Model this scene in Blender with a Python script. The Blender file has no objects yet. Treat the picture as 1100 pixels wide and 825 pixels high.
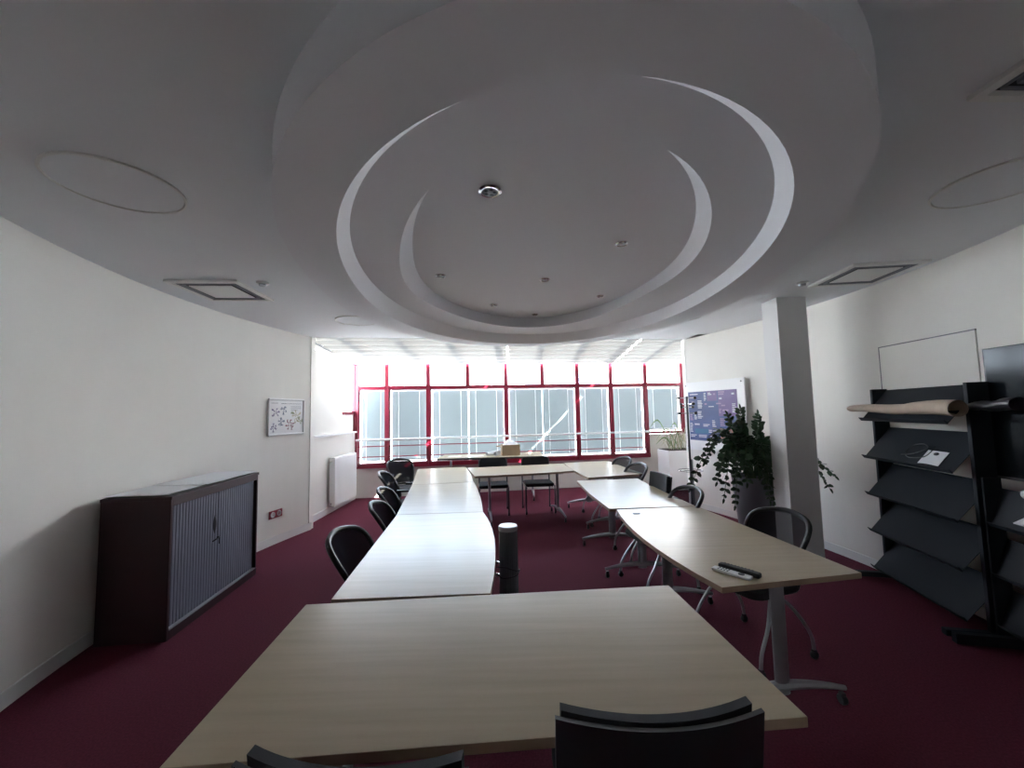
import bpy, bmesh, math, random
from math import sin, cos, pi, radians, sqrt, atan2, hypot
from mathutils import Vector, Matrix, Euler
random.seed(7)
S = bpy.context.scene
COL = S.collection

# ------------------------------------------------------------ camera, world, lights, exposure
HC = 1.65
cam_d = bpy.data.cameras.new('camera'); cam = bpy.data.objects.new('camera', cam_d); COL.objects.link(cam)
cam_d.sensor_fit = 'HORIZONTAL'; cam_d.sensor_width = 36; cam_d.lens = 36*425/1100; cam_d.clip_start = .03; cam_d.clip_end = 500
_p, _r = radians(4.0), radians(-1.235)
_right = Vector((cos(_r), -sin(_r)*sin(_p)*1.0, sin(_r)*cos(_p)))
_up = Vector((-sin(_r), -cos(_r)*sin(_p), cos(_r)*cos(_p)))
_fwd = Vector((0, cos(_p), sin(_p)))
_m = Matrix((_right, _up, -_fwd)).transposed().to_4x4(); _m.translation = Vector((0, 0, HC))
cam.matrix_world = _m
S.camera = cam
S.view_settings.view_transform = 'Standard'; S.view_settings.look = 'None'
S.view_settings.gamma = 1; S.view_settings.use_curve_mapping = False
S.view_settings.exposure = 1.8

W = bpy.data.worlds.new('sky'); S.world = W; W.use_nodes = True
nt = W.node_tree; nt.nodes.clear()
_o = nt.nodes.new('ShaderNodeOutputWorld'); _b = nt.nodes.new('ShaderNodeBackground')
_tc = nt.nodes.new('ShaderNodeTexCoord'); _sep = nt.nodes.new('ShaderNodeSeparateXYZ')
_cr = nt.nodes.new('ShaderNodeValToRGB'); _nz = nt.nodes.new('ShaderNodeTexNoise'); _mx = nt.nodes.new('ShaderNodeMixRGB')
_nr = nt.nodes.new('ShaderNodeValToRGB')
nt.links.new(_tc.outputs['Generated'], _sep.inputs[0]); nt.links.new(_sep.outputs['Z'], _cr.inputs[0])
_cr.color_ramp.elements[0].position = 0.0; _cr.color_ramp.elements[0].color = (.80, .90, 1, 1)
_cr.color_ramp.elements[1].position = .5; _cr.color_ramp.elements[1].color = (.60, .78, 1, 1)
_nz.inputs['Scale'].default_value = 3.5; _nz.inputs['Detail'].default_value = 5
nt.links.new(_tc.outputs['Generated'], _nz.inputs['Vector']); nt.links.new(_nz.outputs['Fac'], _nr.inputs[0])
_nr.color_ramp.elements[0].position = .45; _nr.color_ramp.elements[1].position = .62
nt.links.new(_nr.outputs[0], _mx.inputs[0]); nt.links.new(_cr.outputs[0], _mx.inputs[1]); _mx.inputs[2].default_value = (1, .98, .95, 1)
nt.links.new(_mx.outputs[0], _b.inputs[0]); _b.inputs[1].default_value = 9.0
nt.links.new(_b.outputs[0], _o.inputs[0])

sd = bpy.data.lights.new('sun', 'SUN'); sun = bpy.data.objects.new('sun', sd); COL.objects.link(sun)
sd.energy = 34; sd.angle = radians(.6); sd.color = (1, .94, .84)
SUNV = Vector((-.95, .55, -1)).normalized()
sun.rotation_euler = SUNV.to_track_quat('-Z', 'Y').to_euler()

# ------------------------------------------------------------ materials
def mat(name, col, rough=.6, metal=0, spec=.5, noise=None, bump=0, bscale=60, trans=0, coat=0):
    m = bpy.data.materials.new(name); m.use_nodes = True; n = m.node_tree; b = n.nodes['Principled BSDF']
    b.inputs['Base Color'].default_value = (*col, 1); b.inputs['Roughness'].default_value = rough
    b.inputs['Metallic'].default_value = metal; b.inputs['Specular IOR Level'].default_value = spec
    b.inputs['Coat Weight'].default_value = coat
    tc = n.nodes.new('ShaderNodeTexCoord')
    if noise:
        amt, sc = noise
        nz = n.nodes.new('ShaderNodeTexNoise'); nz.inputs['Scale'].default_value = sc; nz.inputs['Detail'].default_value = 4
        n.links.new(tc.outputs['Object'], nz.inputs['Vector'])
        r = n.nodes.new('ShaderNodeValToRGB'); r.color_ramp.elements[0].position = .3; r.color_ramp.elements[1].position = .7
        r.color_ramp.elements[0].color = (*[c*(1-amt) for c in col], 1); r.color_ramp.elements[1].color = (*[min(1, c*(1+amt)) for c in col], 1)
        n.links.new(nz.outputs['Fac'], r.inputs[0]); n.links.new(r.outputs[0], b.inputs['Base Color'])
    if bump:
        nz = n.nodes.new('ShaderNodeTexNoise'); nz.inputs['Scale'].default_value = bscale
        n.links.new(tc.outputs['Object'], nz.inputs['Vector'])
        bp = n.nodes.new('ShaderNodeBump'); bp.inputs['Strength'].default_value = bump; bp.inputs['Distance'].default_value = .005
        n.links.new(nz.outputs['Fac'], bp.inputs['Height']); n.links.new(bp.outputs[0], b.inputs['Normal'])
    return m

def mat_wood(name, c1, c2, rough=.3):
    m = mat(name, c1, rough); n = m.node_tree; b = n.nodes['Principled BSDF']
    tc = n.nodes.new('ShaderNodeTexCoord'); mp = n.nodes.new('ShaderNodeMapping'); mp.inputs['Scale'].default_value = (.9, 14, 6)
    nz = n.nodes.new('ShaderNodeTexNoise'); nz.inputs['Scale'].default_value = 1.6; nz.inputs['Detail'].default_value = 6; nz.inputs['Roughness'].default_value = .55
    r = n.nodes.new('ShaderNodeValToRGB'); r.color_ramp.elements[0].position = .3; r.color_ramp.elements[1].position = .75
    r.color_ramp.elements[0].color = (*c1, 1); r.color_ramp.elements[1].color = (*c2, 1)
    n.links.new(tc.outputs['Object'], mp.inputs[0]); n.links.new(mp.outputs[0], nz.inputs['Vector'])
    n.links.new(nz.outputs['Fac'], r.inputs[0]); n.links.new(r.outputs[0], b.inputs['Base Color'])
    b.inputs['Specular IOR Level'].default_value = .24
    return m

def mat_translucent(name, col, tcol, fac, rough=.9, alpha=0):
    m = bpy.data.materials.new(name); m.use_nodes = True; n = m.node_tree; n.nodes.clear()
    o = n.nodes.new('ShaderNodeOutputMaterial'); d = n.nodes.new('ShaderNodeBsdfDiffuse'); t = n.nodes.new('ShaderNodeBsdfTranslucent')
    d.inputs[0].default_value = (*col, 1); t.inputs[0].default_value = (*tcol, 1)
    x = n.nodes.new('ShaderNodeMixShader'); x.inputs[0].default_value = fac
    n.links.new(d.outputs[0], x.inputs[1]); n.links.new(t.outputs[0], x.inputs[2])
    if alpha:
        tr = n.nodes.new('ShaderNodeBsdfTransparent'); y = n.nodes.new('ShaderNodeMixShader'); y.inputs[0].default_value = alpha
        n.links.new(x.outputs[0], y.inputs[1]); n.links.new(tr.outputs[0], y.inputs[2]); n.links.new(y.outputs[0], o.inputs[0])
    else: n.links.new(x.outputs[0], o.inputs[0])
    return m

def mat_glass(name, tint=(.95, .98, 1)):
    m = bpy.data.materials.new(name); m.use_nodes = True; n = m.node_tree; n.nodes.clear()
    o = n.nodes.new('ShaderNodeOutputMaterial'); t = n.nodes.new('ShaderNodeBsdfTransparent'); g = n.nodes.new('ShaderNodeBsdfGlossy')
    t.inputs[0].default_value = (*tint, 1); g.inputs['Roughness'].default_value = .02
    f = n.nodes.new('ShaderNodeFresnel'); f.inputs[0].default_value = 1.3
    x = n.nodes.new('ShaderNodeMixShader'); n.links.new(f.outputs[0], x.inputs[0]); n.links.new(t.outputs[0], x.inputs[1]); n.links.new(g.outputs[0], x.inputs[2])
    n.links.new(x.outputs[0], o.inputs[0]); return m

M = dict(
    wall=mat('wall_paint', (.82, .80, .75), .7, noise=(.02, 2), bump=.06, bscale=180),
    ceil=mat('ceiling_paint', (.78, .80, .83), .85, noise=(.015, 1.5)),
    drum=mat('drum_paint', (.77, .77, .81), .8),
    board=mat('baseboard_paint', (.78, .78, .76), .45),
    carpet=mat('burgundy_carpet', (.115, .024, .042), .95, spec=.1, noise=(.22, 90), bump=.5, bscale=500),
    red=mat('red_lacquered_metal', (.22, .010, .03), .35),
    white=mat('white_lacquer', (.84, .84, .84), .35),
    rail=mat('white_rail', (.80, .82, .84), .3),
    slat=mat_translucent('blind_slat', (.25, .28, .285), (.66, .72, .74), .014),
    cord=mat('blind_cord', (.95, .95, .95), .6),
    shade=mat_translucent('roof_shade_fabric', (.25, .25, .245), (.68, .66, .62), .022),
    glass=mat_glass('window_glass'),
    wood=mat_wood('beech_laminate', (.42, .345, .235), (.50, .41, .29), .28),
    edge=mat('beech_edge', (.36, .25, .18), .5, noise=(.1, 8)),
    greyedge=mat('dark_table_edge', (.06, .055, .055), .5),
    metal=mat('silver_lacquered_steel', (.40, .41, .44), .4, .6),
    chrome=mat('chrome', (.7, .7, .72), .15, 1),
    dsteel=mat('dark_steel', (.10, .105, .12), .4, .5),
    black=mat('black_plastic', (.018, .019, .024), .42),
    fabric=mat('black_fabric', (.016, .017, .022), .85, bump=.3, bscale=400),
    mesh=mat_translucent('chair_mesh', (.025, .026, .034), (.02, .02, .02), .1, alpha=.2),
    mesh2=mat_translucent('dense_chair_mesh', (.022, .024, .032), (.02, .02, .02), .1, alpha=.03),
    pipe=mat('grey_frame_trim', (.22, .23, .26), .4),
    burg=mat('burgundy_cabinet', (.034, .008, .014), .5, noise=(.1, 3)),
    tamb=mat('grey_tambour', (.19, .205, .26), .45),
    paper=mat('white_paper', (.82, .83, .85), .6, noise=(.02, 5)),
    kraft=mat('kraft_paper', (.50, .40, .31), .7, noise=(.08, 12)),
    card=mat('cardboard', (.36, .26, .17), .8, noise=(.08, 10)),
    rack=mat('anthracite_metal', (.017, .021, .028), .6, spec=.15),
    leaf=mat('dark_green_leaf', (.024, .062, .022), .35, noise=(.35, 14)),
    stem=mat('green_stem', (.05, .08, .03), .5),
    spleaf=mat('pale_green_leaf', (.16, .26, .10), .45, noise=(.3, 9)),
    dryleaf=mat('straw_leaf', (.55, .50, .36), .6, noise=(.2, 9)),
    pot=mat('grey_pot', (.11, .12, .135), .38),
    soil=mat('soil', (.03, .02, .015), .95, noise=(.3, 30)),
    colmn=mat('column_paint', (.78, .77, .77), .75),
    screen=mat('tv_screen', (.006, .008, .010), .12, spec=.10),
    grille=mat('dark_grille', (.04, .04, .045), .7),
    blue=mat('poster_blue', (.055, .09, .25), .45, noise=(.3, 2.5)),
    purple=mat('poster_purple', (.15, .10, .27), .45, noise=(.2, 3)),
    pink=mat('poster_light', (.60, .60, .72), .5),
    pmid=mat('poster_pale_pink', (.34, .24, .44), .5), orange=mat('poster_orange', (.42, .20, .16), .5), teal=mat('poster_teal', (.04, .15, .30), .5),
    ink1=mat('ink_violet', (.22, .17, .34), .6), ink2=mat('ink_blue', (.15, .22, .33), .6), ink3=mat('ink_red', (.42, .16, .20), .6),
    ink4=mat('ink_green', (.30, .38, .20), .6), ink5=mat('ink_yellow', (.60, .52, .28), .6), ink6=mat('ink_grey', (.32, .32, .36), .6),
    lens=mat('spot_lens', (.5, .5, .52), .15, .3),
    bglass=mat('blue_roof_glass', (.035, .075, .14), .4), conc=mat('white_render', (.35, .38, .4), .8), pale=mat('pale_blue_facade', (.10, .15, .19), .8),
    roofgrey=mat('pale_gravel', (.5, .5, .5), .9),
)

# ------------------------------------------------------------ helpers
class MB:
    def __init__(s): s.v = []; s.f = []; s.mi = []; s.m = 0; s.sm = []
    def add(s, vs, fs, smooth=False):
        k = len(s.v); s.v += [tuple(v) for v in vs]
        for f in fs: s.f.append([k+i for i in f]); s.mi.append(s.m); s.sm.append(smooth)
        return s
    def box(s, x0, x1, y0, y1, z0, z1, T=None):
        vs = [Vector((x, y, z)) for z in (z0, z1) for y in (y0, y1) for x in (x0, x1)]
        if T: vs = [T @ v for v in vs]
        return s.add(vs, [(0, 2, 3, 1), (4, 5, 7, 6), (0, 1, 5, 4), (1, 3, 7, 5), (3, 2, 6, 7), (2, 0, 4, 6)])
    def beam(s, a, b, w, h, up=(0, 0, 1)):
        a, b = Vector(a), Vector(b); d = (b-a).normalized(); x = d.cross(Vector(up)).normalized(); z = x.cross(d)
        vs = [p+x*i*w/2+z*j*h/2 for p in (a, b) for i, j in ((-1, -1), (1, -1), (1, 1), (-1, 1))]
        return s.add(vs, [(0, 1, 2, 3), (7, 6, 5, 4), (0, 4, 5, 1), (1, 5, 6, 2), (2, 6, 7, 3), (3, 7, 4, 0)])
    def prism(s, pts, z0, z1):
        n = len(pts); vs = [(x, y, z0) for x, y in pts]+[(x, y, z1) for x, y in pts]
        return s.add(vs, [tuple(range(n-1, -1, -1)), tuple(range(n, 2*n))]+[(i, (i+1) % n, n+(i+1) % n, n+i) for i in range(n)])
    def tube(s, path, r, n=8, cap=True, closed=False):
        P = [Vector(p) for p in path]; N = len(P); rs = r if isinstance(r, (list, tuple)) else [r]*N
        vs = []; ref = None
        for i in range(N):
            if closed: d = P[(i+1) % N]-P[i-1]
            else: d = P[min(i+1, N-1)]-P[max(i-1, 0)]
            d.normalize()
            if ref is None: ref = Vector((0, 0, 1)) if abs(d.z) < .9 else Vector((1, 0, 0))
            x = ref-d*ref.dot(d); x.normalize(); ref = x; y = d.cross(x)
            vs += [P[i]+(x*cos(2*pi*k/n)+y*sin(2*pi*k/n))*rs[i] for k in range(n)]
        fs = []
        for i in range(N if closed else N-1):
            j = (i+1) % N
            fs += [(i*n+k, i*n+(k+1) % n, j*n+(k+1) % n, j*n+k) for k in range(n)]
        if cap and not closed: fs += [tuple(range(n-1, -1, -1)), tuple(range((N-1)*n, N*n))]
        return s.add(vs, fs, True)
    def lathe(s, prof, n=24, c=(0, 0, 0), sx=1, sy=1):
        vs = []
        for r, z in prof: vs += [(c[0]+r*sx*cos(2*pi*k/n), c[1]+r*sy*sin(2*pi*k/n), c[2]+z) for k in range(n)]
        fs = [(i*n+k, i*n+(k+1) % n, (i+1)*n+(k+1) % n, (i+1)*n+k) for i in range(len(prof)-1) for k in range(n)]
        if prof[0][0] > 1e-6: fs.append(tuple(range(n-1, -1, -1)))
        if prof[-1][0] > 1e-6: fs.append(tuple(range((len(prof)-1)*n, len(prof)*n)))
        return s.add(vs, fs, True)
    def grid(s, fn, nu, nv, smooth=True, th=0, nrm=None):
        vs = [Vector(fn(i/nu, j/nv)) for j in range(nv+1) for i in range(nu+1)]
        q = lambda i, j: j*(nu+1)+i
        fs = [(q(i, j), q(i+1, j), q(i+1, j+1), q(i, j+1)) for j in range(nv) for i in range(nu)]
        if th:
            k = len(vs); nv_ = [Vector(nrm)*th]*k if nrm else None
            vs = vs+[v+(nv_[i] if nv_ else Vector((0, 0, th))) for i, v in enumerate(vs)]
            fs2 = [tuple(k+a for a in reversed(f)) for f in fs]
            rim = [q(i, 0) for i in range(nu+1)]+[q(nu, j) for j in range(1, nv+1)]+[q(i, nv) for i in range(nu-1, -1, -1)]+[q(0, j) for j in range(nv-1, 0, -1)]
            fs = fs+fs2+[(rim[(i+1) % len(rim)], rim[i], rim[i]+k, rim[(i+1) % len(rim)]+k) for i in range(len(rim))]
        return s.add(vs, fs, smooth)
    def build(s, name, m, parent=None, loc=None, rot=None, bevel=0, mats=None, seg=2):
        me = bpy.data.meshes.new(name); me.from_pydata(s.v, [], s.f)
        for mm in (mats or [m]): me.materials.append(mm)
        me.polygons.foreach_set('use_smooth', s.sm)
        if mats: me.polygons.foreach_set('material_index', s.mi)
        bm = bmesh.new(); bm.from_mesh(me); bmesh.ops.recalc_face_normals(bm, faces=bm.faces); bm.to_mesh(me); bm.free()
        me.update()
        o = bpy.data.objects.new(name, me); COL.objects.link(o)
        if parent: o.parent = parent
        if loc: o.location = loc
        if rot: o.rotation_euler = rot
        if any(s.sm):
            e = o.modifiers.new('split', 'EDGE_SPLIT'); e.split_angle = radians(40)
        if bevel:
            b = o.modifiers.new('bevel', 'BEVEL'); b.width = bevel; b.segments = seg; b.limit_method = 'ANGLE'; b.angle_limit = radians(40)
        return o

def tag(o, label, cat, group=None, kind=None):
    o['label'] = label; o['category'] = cat
    if group: o['group'] = group
    if kind: o['kind'] = kind
    return o
def thing(name, label, cat, loc=(0, 0, 0), rz=0, group=None):
    o = bpy.data.objects.new(name, None); COL.objects.link(o); o.empty_display_size = .1
    o.location = loc; o.rotation_euler = (0, 0, rz)
    return tag(o, label, cat, group)
def struct(o): o['kind'] = 'structure'; return o
def sroot(name):
    o = bpy.data.objects.new(name, None); COL.objects.link(o); o['kind'] = 'structure'; return o
def copy_tree(o, parent=None):
    c = o.copy(); COL.objects.link(c)
    if parent: c.parent = parent
    for ch in list(o.children): copy_tree(ch, c)
    return c
def smooth_path(pts, n=6):
    P = [Vector(p) for p in pts]; out = []
    for i in range(len(P)-1):
        a, b, c, d = P[max(i-1, 0)], P[i], P[i+1], P[min(i+2, len(P)-1)]
        for k in range(n):
            t = k/n
            out.append(.5*((2*b)+(c-a)*t+(2*a-5*b+4*c-d)*t*t+(-a+3*b-3*c+d)*t**3))
    return out+[P[-1]]
def rrect(w, d, r, n=5, cx=0, cy=0):
    pts = []
    for sx, sy, a0 in ((1, 1, 0), (-1, 1, 90), (-1, -1, 180), (1, -1, 270)):
        for k in range(n+1):
            a = radians(a0+90*k/n); pts.append((cx+sx*(w/2-r)+r*cos(a), cy+sy*(d/2-r)+r*sin(a)))
    return pts

# ------------------------------------------------------------ room shell
CZ = 2.83
def xl(y):
    if y < 2: return -2.83+(2-y)*.16
    Y = y-4; return -3.252-.015*Y+.089*Y*Y-.004*Y**3
def xr(y):
    if y < 2.4: return 3.40-(2.4-y)*.13
    Y = y-4; return 3.62-.015*Y-.087*Y*Y+.005*Y**3
YB = -2.0
ysL = [YB, 0, 1, 1.6]+[2+.2*i for i in range(20)]+[5.9]
ysR = [YB, 0, 1, 1.8, 2.4]+[2.6+.2*i for i in range(21)]+[6.82]
LW = [(xl(y), y) for y in ysL]; RW = [(xr(y), y) for y in ysR]
def wy(x): return 7.97+.147*(x+3.13)       # the glazed wall
def ey(x): return 5.9+.142*(x+2.98)        # where the flat ceiling stops
BL, BR = -3.15, 3.92
def wallstrip(name, pts, z0, z1, m, off=.12, side=1):
    b = MB(); n = len(pts)
    nrm = []
    for i in range(n):
        a = Vector(pts[max(i-1, 0)]); c = Vector(pts[min(i+1, n-1)]); d = (c-a).normalized(); nrm.append(Vector((-d.y, d.x))*side)
    inn = pts; out = [(p[0]+nrm[i].x*off, p[1]+nrm[i].y*off) for i, p in enumerate(pts)]
    vs = [(x, y, z) for z in (z0, z1) for x, y in list(inn)+out]
    f = []
    q = lambda z, o, i: z*2*n+o*n+i
    for i in range(n-1):
        f += [(q(0, 0, i), q(0, 0, i+1), q(1, 0, i+1), q(1, 0, i)), (q(0, 1, i+1), q(0, 1, i), q(1, 1, i), q(1, 1, i+1)),
              (q(1, 0, i), q(1, 0, i+1), q(1, 1, i+1), q(1, 1, i)), (q(0, 0, i+1), q(0, 0, i), q(0, 1, i), q(0, 1, i+1))]
    f += [(q(0, 0, 0), q(1, 0, 0), q(1, 1, 0), q(0, 1, 0)), (q(0, 0, n-1), q(0, 1, n-1), q(1, 1, n-1), q(1, 0, n-1))]
    b.add(vs, f); return struct(b.build(name, m))
wallstrip('wall_left', LW, 0, CZ+.1, M['wall'], .14, 1)
wallstrip('wall_right', RW, 0, CZ+.1, M['wall'], .14, -1)
wallstrip('baseboard_left', [(x+.013, y) for x, y in LW], 0, .10, M['board'], .012, 1)
wallstrip('baseboard_right', [(x-.013, y) for x, y in RW], 0, .09, M['board'], .012, -1)
struct(MB().box(LW[0][0]-.2, RW[0][0]+.2, YB-.12, YB, 0, CZ+.1).build('wall_back', M['wall']))
floor_pts = [(-3.6, YB-.2), (3.95, YB-.2), (4.1, 5), (4.1, wy(4.1)+.2), (-3.6, wy(-3.6)+.2)]
struct(MB().prism(floor_pts, -.1, 0).build('floor', M['carpet']))
# flat ceiling with the oval opening
OC = (.28, 3.35)
def radial(ab, x):
    def R(th):
        b = 1/sqrt((cos(th)/ab[0])**2+(sin(th)/ab[1])**2); s = 1+x[0]
        for n in range(1, (len(x)+1)//2): s += x[2*n-1]*cos(n*th)+x[2*n]*sin(n*th)
        return b*s
    return R
R1 = radial((1.79, 2.5), [0.0225, 0.0034, 0.0336, -0.0072, 0.0006, 0.0054, 0.0171, -0.0025, -0.0002])
R2 = radial((1.45, 2.2), [0.0503, 0.001, 0.0418, -0.0086, 0.0009, -0.0016, 0.008, -0.0023, -0.0036])
U2 = radial((1.45, 2.2), [0.004, 0.0195, 0.0337, 0.0044, 0.0086, -0.0018, 0.0025, -0.0017, -0.0018])
R3 = radial((1.06, 1.75), [0.0447, -0.0222, -0.0246, 0.0117, -0.0187, -0.0101, -0.0055, 0.0097, -0.0093])
U3 = radial((1.06, 1.75), [0.0192, 0.0067, 0.0299, 0.0078, -0.0137, 0.003, 0.0056, 0.0039, -0.0054])
H1, H2, H3 = 2.636, 2.75, 2.885
outer = [(LW[0][0]-.1, YB-.1), (RW[0][0]+.1, YB-.1)]+[(x+.1, y) for x, y in RW if y > 0]+[(3.02+.1, ey(3.02)+.02)]
outer = [(x, min(y, ey(x))) for x, y in outer]
outer += [(BL, ey(BL))]+[(x-.1, y) for x, y in reversed(LW) if 0 < y < 5.6]
def hit(th):
    d = (cos(th), sin(th)); best = 1e9
    for i in range(len(outer)):
        a, b = outer[i], outer[(i+1) % len(outer)]
        ex, ey_ = b[0]-a[0], b[1]-a[1]; den = d[0]*ey_-d[1]*ex
        if abs(den) < 1e-9: continue
        t = ((a[0]-OC[0])*ey_-(a[1]-OC[1])*ex)/den; u = ((a[0]-OC[0])*d[1]-(a[1]-OC[1])*d[0])/den
        if t > 0 and -1e-6 <= u <= 1+1e-6: best = min(best, t)
    return best
ths = sorted([2*pi*k/144 for k in range(144)]+[atan2(y-OC[1], x-OC[0]) % (2*pi) for x, y in outer])
NT = len(ths)
P2 = lambda r, th: (OC[0]+r*cos(th), OC[1]+r*sin(th))
b = MB(); vs = []
for th in ths: vs.append((*P2(R1(th)-.004, th), CZ))
for th in ths: vs.append((*P2(hit(th), th), CZ))
for th in ths: vs.append((*P2(hit(th), th), CZ+.12))
b.add(vs, [(i, (i+1) % NT, NT+(i+1) % NT, NT+i) for i in range(NT)]+[(NT+i, NT+(i+1) % NT, 2*NT+(i+1) % NT, 2*NT+i) for i in range(NT)])
struct(b.build('ceiling', M['ceil']))
# stepped oval drum under the ceiling
ND = 160; tt = [2*pi*k/ND for k in range(ND)]
rings = [(R1, CZ+.1), (R1, H1), (R2, H1), (U2, H2), (R3, H2), (U3, H3)]
vs = []; fs = []
for R, z in rings: vs += [(*P2(R(t), t), z) for t in tt]
for j in range(len(rings)-1): fs += [(j*ND+i, j*ND+(i+1) % ND, (j+1)*ND+(i+1) % ND, (j+1)*ND+i) for i in range(ND)]
fs.append(tuple(range(5*ND, 6*ND)))
b = MB(); b.add(vs, fs); struct(b.build('trim_1', M['drum']))['label'] = 'stepped oval plaster drum hanging under the ceiling'

# bay: side walls, sill wall, glazed wall, side window, glass roof
b = MB(); b.box(BL-.12, BL, 5.86, 7.95, 0, 1.33)
b.prism([(0, 0), (1, 0), (1, 1)], 0, 0) if False else None
vv = [(5.86, 1.33), (7.42, 1.33), (7.42, 1.70), (7.02, 2.83), (7.0, 2.95), (5.86, 2.95)]
n = len(vv)
b.add([(BL-.03, y, z) for y, z in vv]+[(BL-.15, y, z) for y, z in vv], [tuple(range(n)), tuple(range(2*n-1, n-1, -1))]+[(i, (i+1) % n, n+(i+1) % n, n+i) for i in range(n)])
b.box(BL-.12, BL-.03, 7.42, 7.95, 1.33, 1.66)
b.box(BL-.12, LW[-1][0]+.0, 5.86, 5.98, 0, 2.95)
struct(b.build('wall_bay_left', M['wall']))
struct(MB().box(BL, BL+.014, 5.98, 7.93, 0, .10).build('baseboard_bay_left', M['board']))
b = MB(); b.box(RW[-1][0]+.0, BR+.1, 6.80, 6.92, 0, 2.95); b.box(BR, BR+.12, 6.92, wy(BR)+.15, 0, 2.95)
struct(b.build('wall_bay_right', M['wall']))
b = MB()
b.prism([(BL-.1, wy(BL)-.0), (2.98, wy(2.98)), (2.98, wy(2.98)+.14), (BL-.1, wy(BL)+.14)], 0, .60)
b.prism([(2.98, wy(2.98)), (BR, wy(BR)), (BR, wy(BR)+.14), (2.98, wy(2.98)+.14)], 0, 1.08)
struct(b.build('wall_front', M['wall']))
win = sroot('window_1')
WX = [-3.13, -2.545, -1.73, -.93, -.13, .65, 1.42, 2.18, 2.98, 3.85]
ZB, ZT, ZTOP = .60, 2.19, 2.68
def P(x, z, o=0): return Vector((x, wy(x)+o, z))
for i, x in enumerate(WX):
    z0 = 1.08 if i == 9 else ZB
    if i in (3, 5): z0 = ZT
    b = MB(); b.beam(P(x, z0), P(x, ZTOP), .085, .09, (0, 1, 0)); b.build('mullion', M['red'], win)
b = MB(); b.beam(P(WX[0], ZT), P(WX[9], ZT), .09, .072); b.build('transom', M['red'], win)
b = MB(); b.beam(P(WX[0]-.02, ZB+.03, -.02), P(WX[8]+.03, ZB+.03, -.02), .12, .085); b.build('bottom_rail', M['red'], win)
b = MB(); b.beam(P(WX[8], 1.12), P(WX[9], 1.12), .10, .055); b.build('bottom_rail', M['red'], win)
b = MB(); b.beam(P(WX[0], ZTOP+.02, .03), P(WX[9], ZTOP+.02, .03), .08, .05); b.build('top_rail', M['red'], win)
for i in range(9):
    b = MB(); a, c = WX[i], WX[i+1]
    b.add([P(a, ZT, .01), P(c, ZT, .01), P(c, ZTOP, .01), P(a, ZTOP, .01)], [(0, 1, 2, 3)]); b.build('upper_pane', M['glass'], win)
for a, c, z0 in [(0, 1, ZB), (1, 2, ZB), (2, 4, ZB), (4, 6, ZB), (6, 7, ZB), (7, 8, ZB), (8, 9, 1.12)]:
    b = MB(); b.add([P(WX[a], z0, .01), P(WX[c], z0, .01), P(WX[c], ZT, .01), P(WX[a], ZT, .01)], [(0, 1, 2, 3)]); b.build('lower_pane', M['glass'], win)
    b = MB(); h = .022
    for p, q_ in (((WX[a]+.045, z0+.08), (WX[a]+.045, ZT-.045)), ((WX[c]-.045, z0+.08), (WX[c]-.045, ZT-.045)), ((WX[a]+.04, ZT-.045), (WX[c]-.04, ZT-.045)), ((WX[a]+.04, z0+.08), (WX[c]-.04, z0+.08))):
        b.beam(P(*p, .03), P(*q_, .03), h, h, (0, 1, 0))
    b.build('sash', M['white'], win)
# blinds, one per light
bl_names = ['leftmost, beside the bay wall', 'second from the left', 'third from the left, left half of the wide light', 'fourth from the left, right half of the wide light',
            'fifth from the left, beside the cardboard box', 'sixth from the left', 'seventh from the left', 'eighth from the left, above the two far right chairs', 'short one behind the arching plant, rightmost']
for i in range(9):
    a, c = WX[i]+.06, WX[i+1]-.06
    if i in (2, 4): c = WX[i+1]-.008
    if i in (3, 5): a = WX[i]+.008
    z0 = 1.17 if i == 8 else ZB+.11
    t = thing('venetian_blind', 'closed pale grey venetian blind, '+bl_names[i], 'blind', P((a+c)/2, z0, .09), 0, 'venetian blinds behind the red window frames')
    o3 = P((a+c)/2, z0, .09)
    b = MB(); n = int((ZT-.07-z0)/.030)
    for k in range(n):
        z = z0+.02+k*.030
        b.add([P(a, z+.018, .088)-o3, P(c, z+.018, .088)-o3, P(c, z-.018, .100)-o3, P(a, z-.018, .100)-o3], [(0, 1, 2, 3)])
    b.build('slats', M['slat'], t)
    b = MB(); b.beam(P(a, ZT-.05, .095)-o3, P(c, ZT-.05, .095)-o3, .04, .035); b.build('headrail', M['white'], t)
    b = MB(); b.beam(P(a, z0, .095)-o3, P(c, z0, .095)-o3, .03, .02); b.build('bottom_bar', M['white'], t)
    for fx in (.2, .8):
        x = a+(c-a)*fx; b = MB(); b.beam(P(x, z0, .078)-o3, P(x, ZT-.05, .078)-o3, .012, .003, (0, 1, 0)); b.build('ladder_cord', M['cord'], t)
# side window in the bay
w2 = sroot('window_2')
b = MB(); b.beam((BL-.04, 7.41, 1.69), (BL-.04, 8.0, 1.69), .07, .06); b.build('sill_bar', M['red'], w2)
b = MB(); b.beam((BL-.04, 7.95, .60), (BL-.04, 7.95, 2.72), .07, .07, (0, 1, 0)); b.build('corner_post', M['red'], w2)
b = MB(); b.add([(BL-.05, 7.42, 1.7), (BL-.05, 7.95, 1.7), (BL-.05, 7.95, 2.75), (BL-.05, 7.02, 2.83)], [(0, 1, 2, 3)]); b.build('pane', M['glass'], w2)
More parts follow.
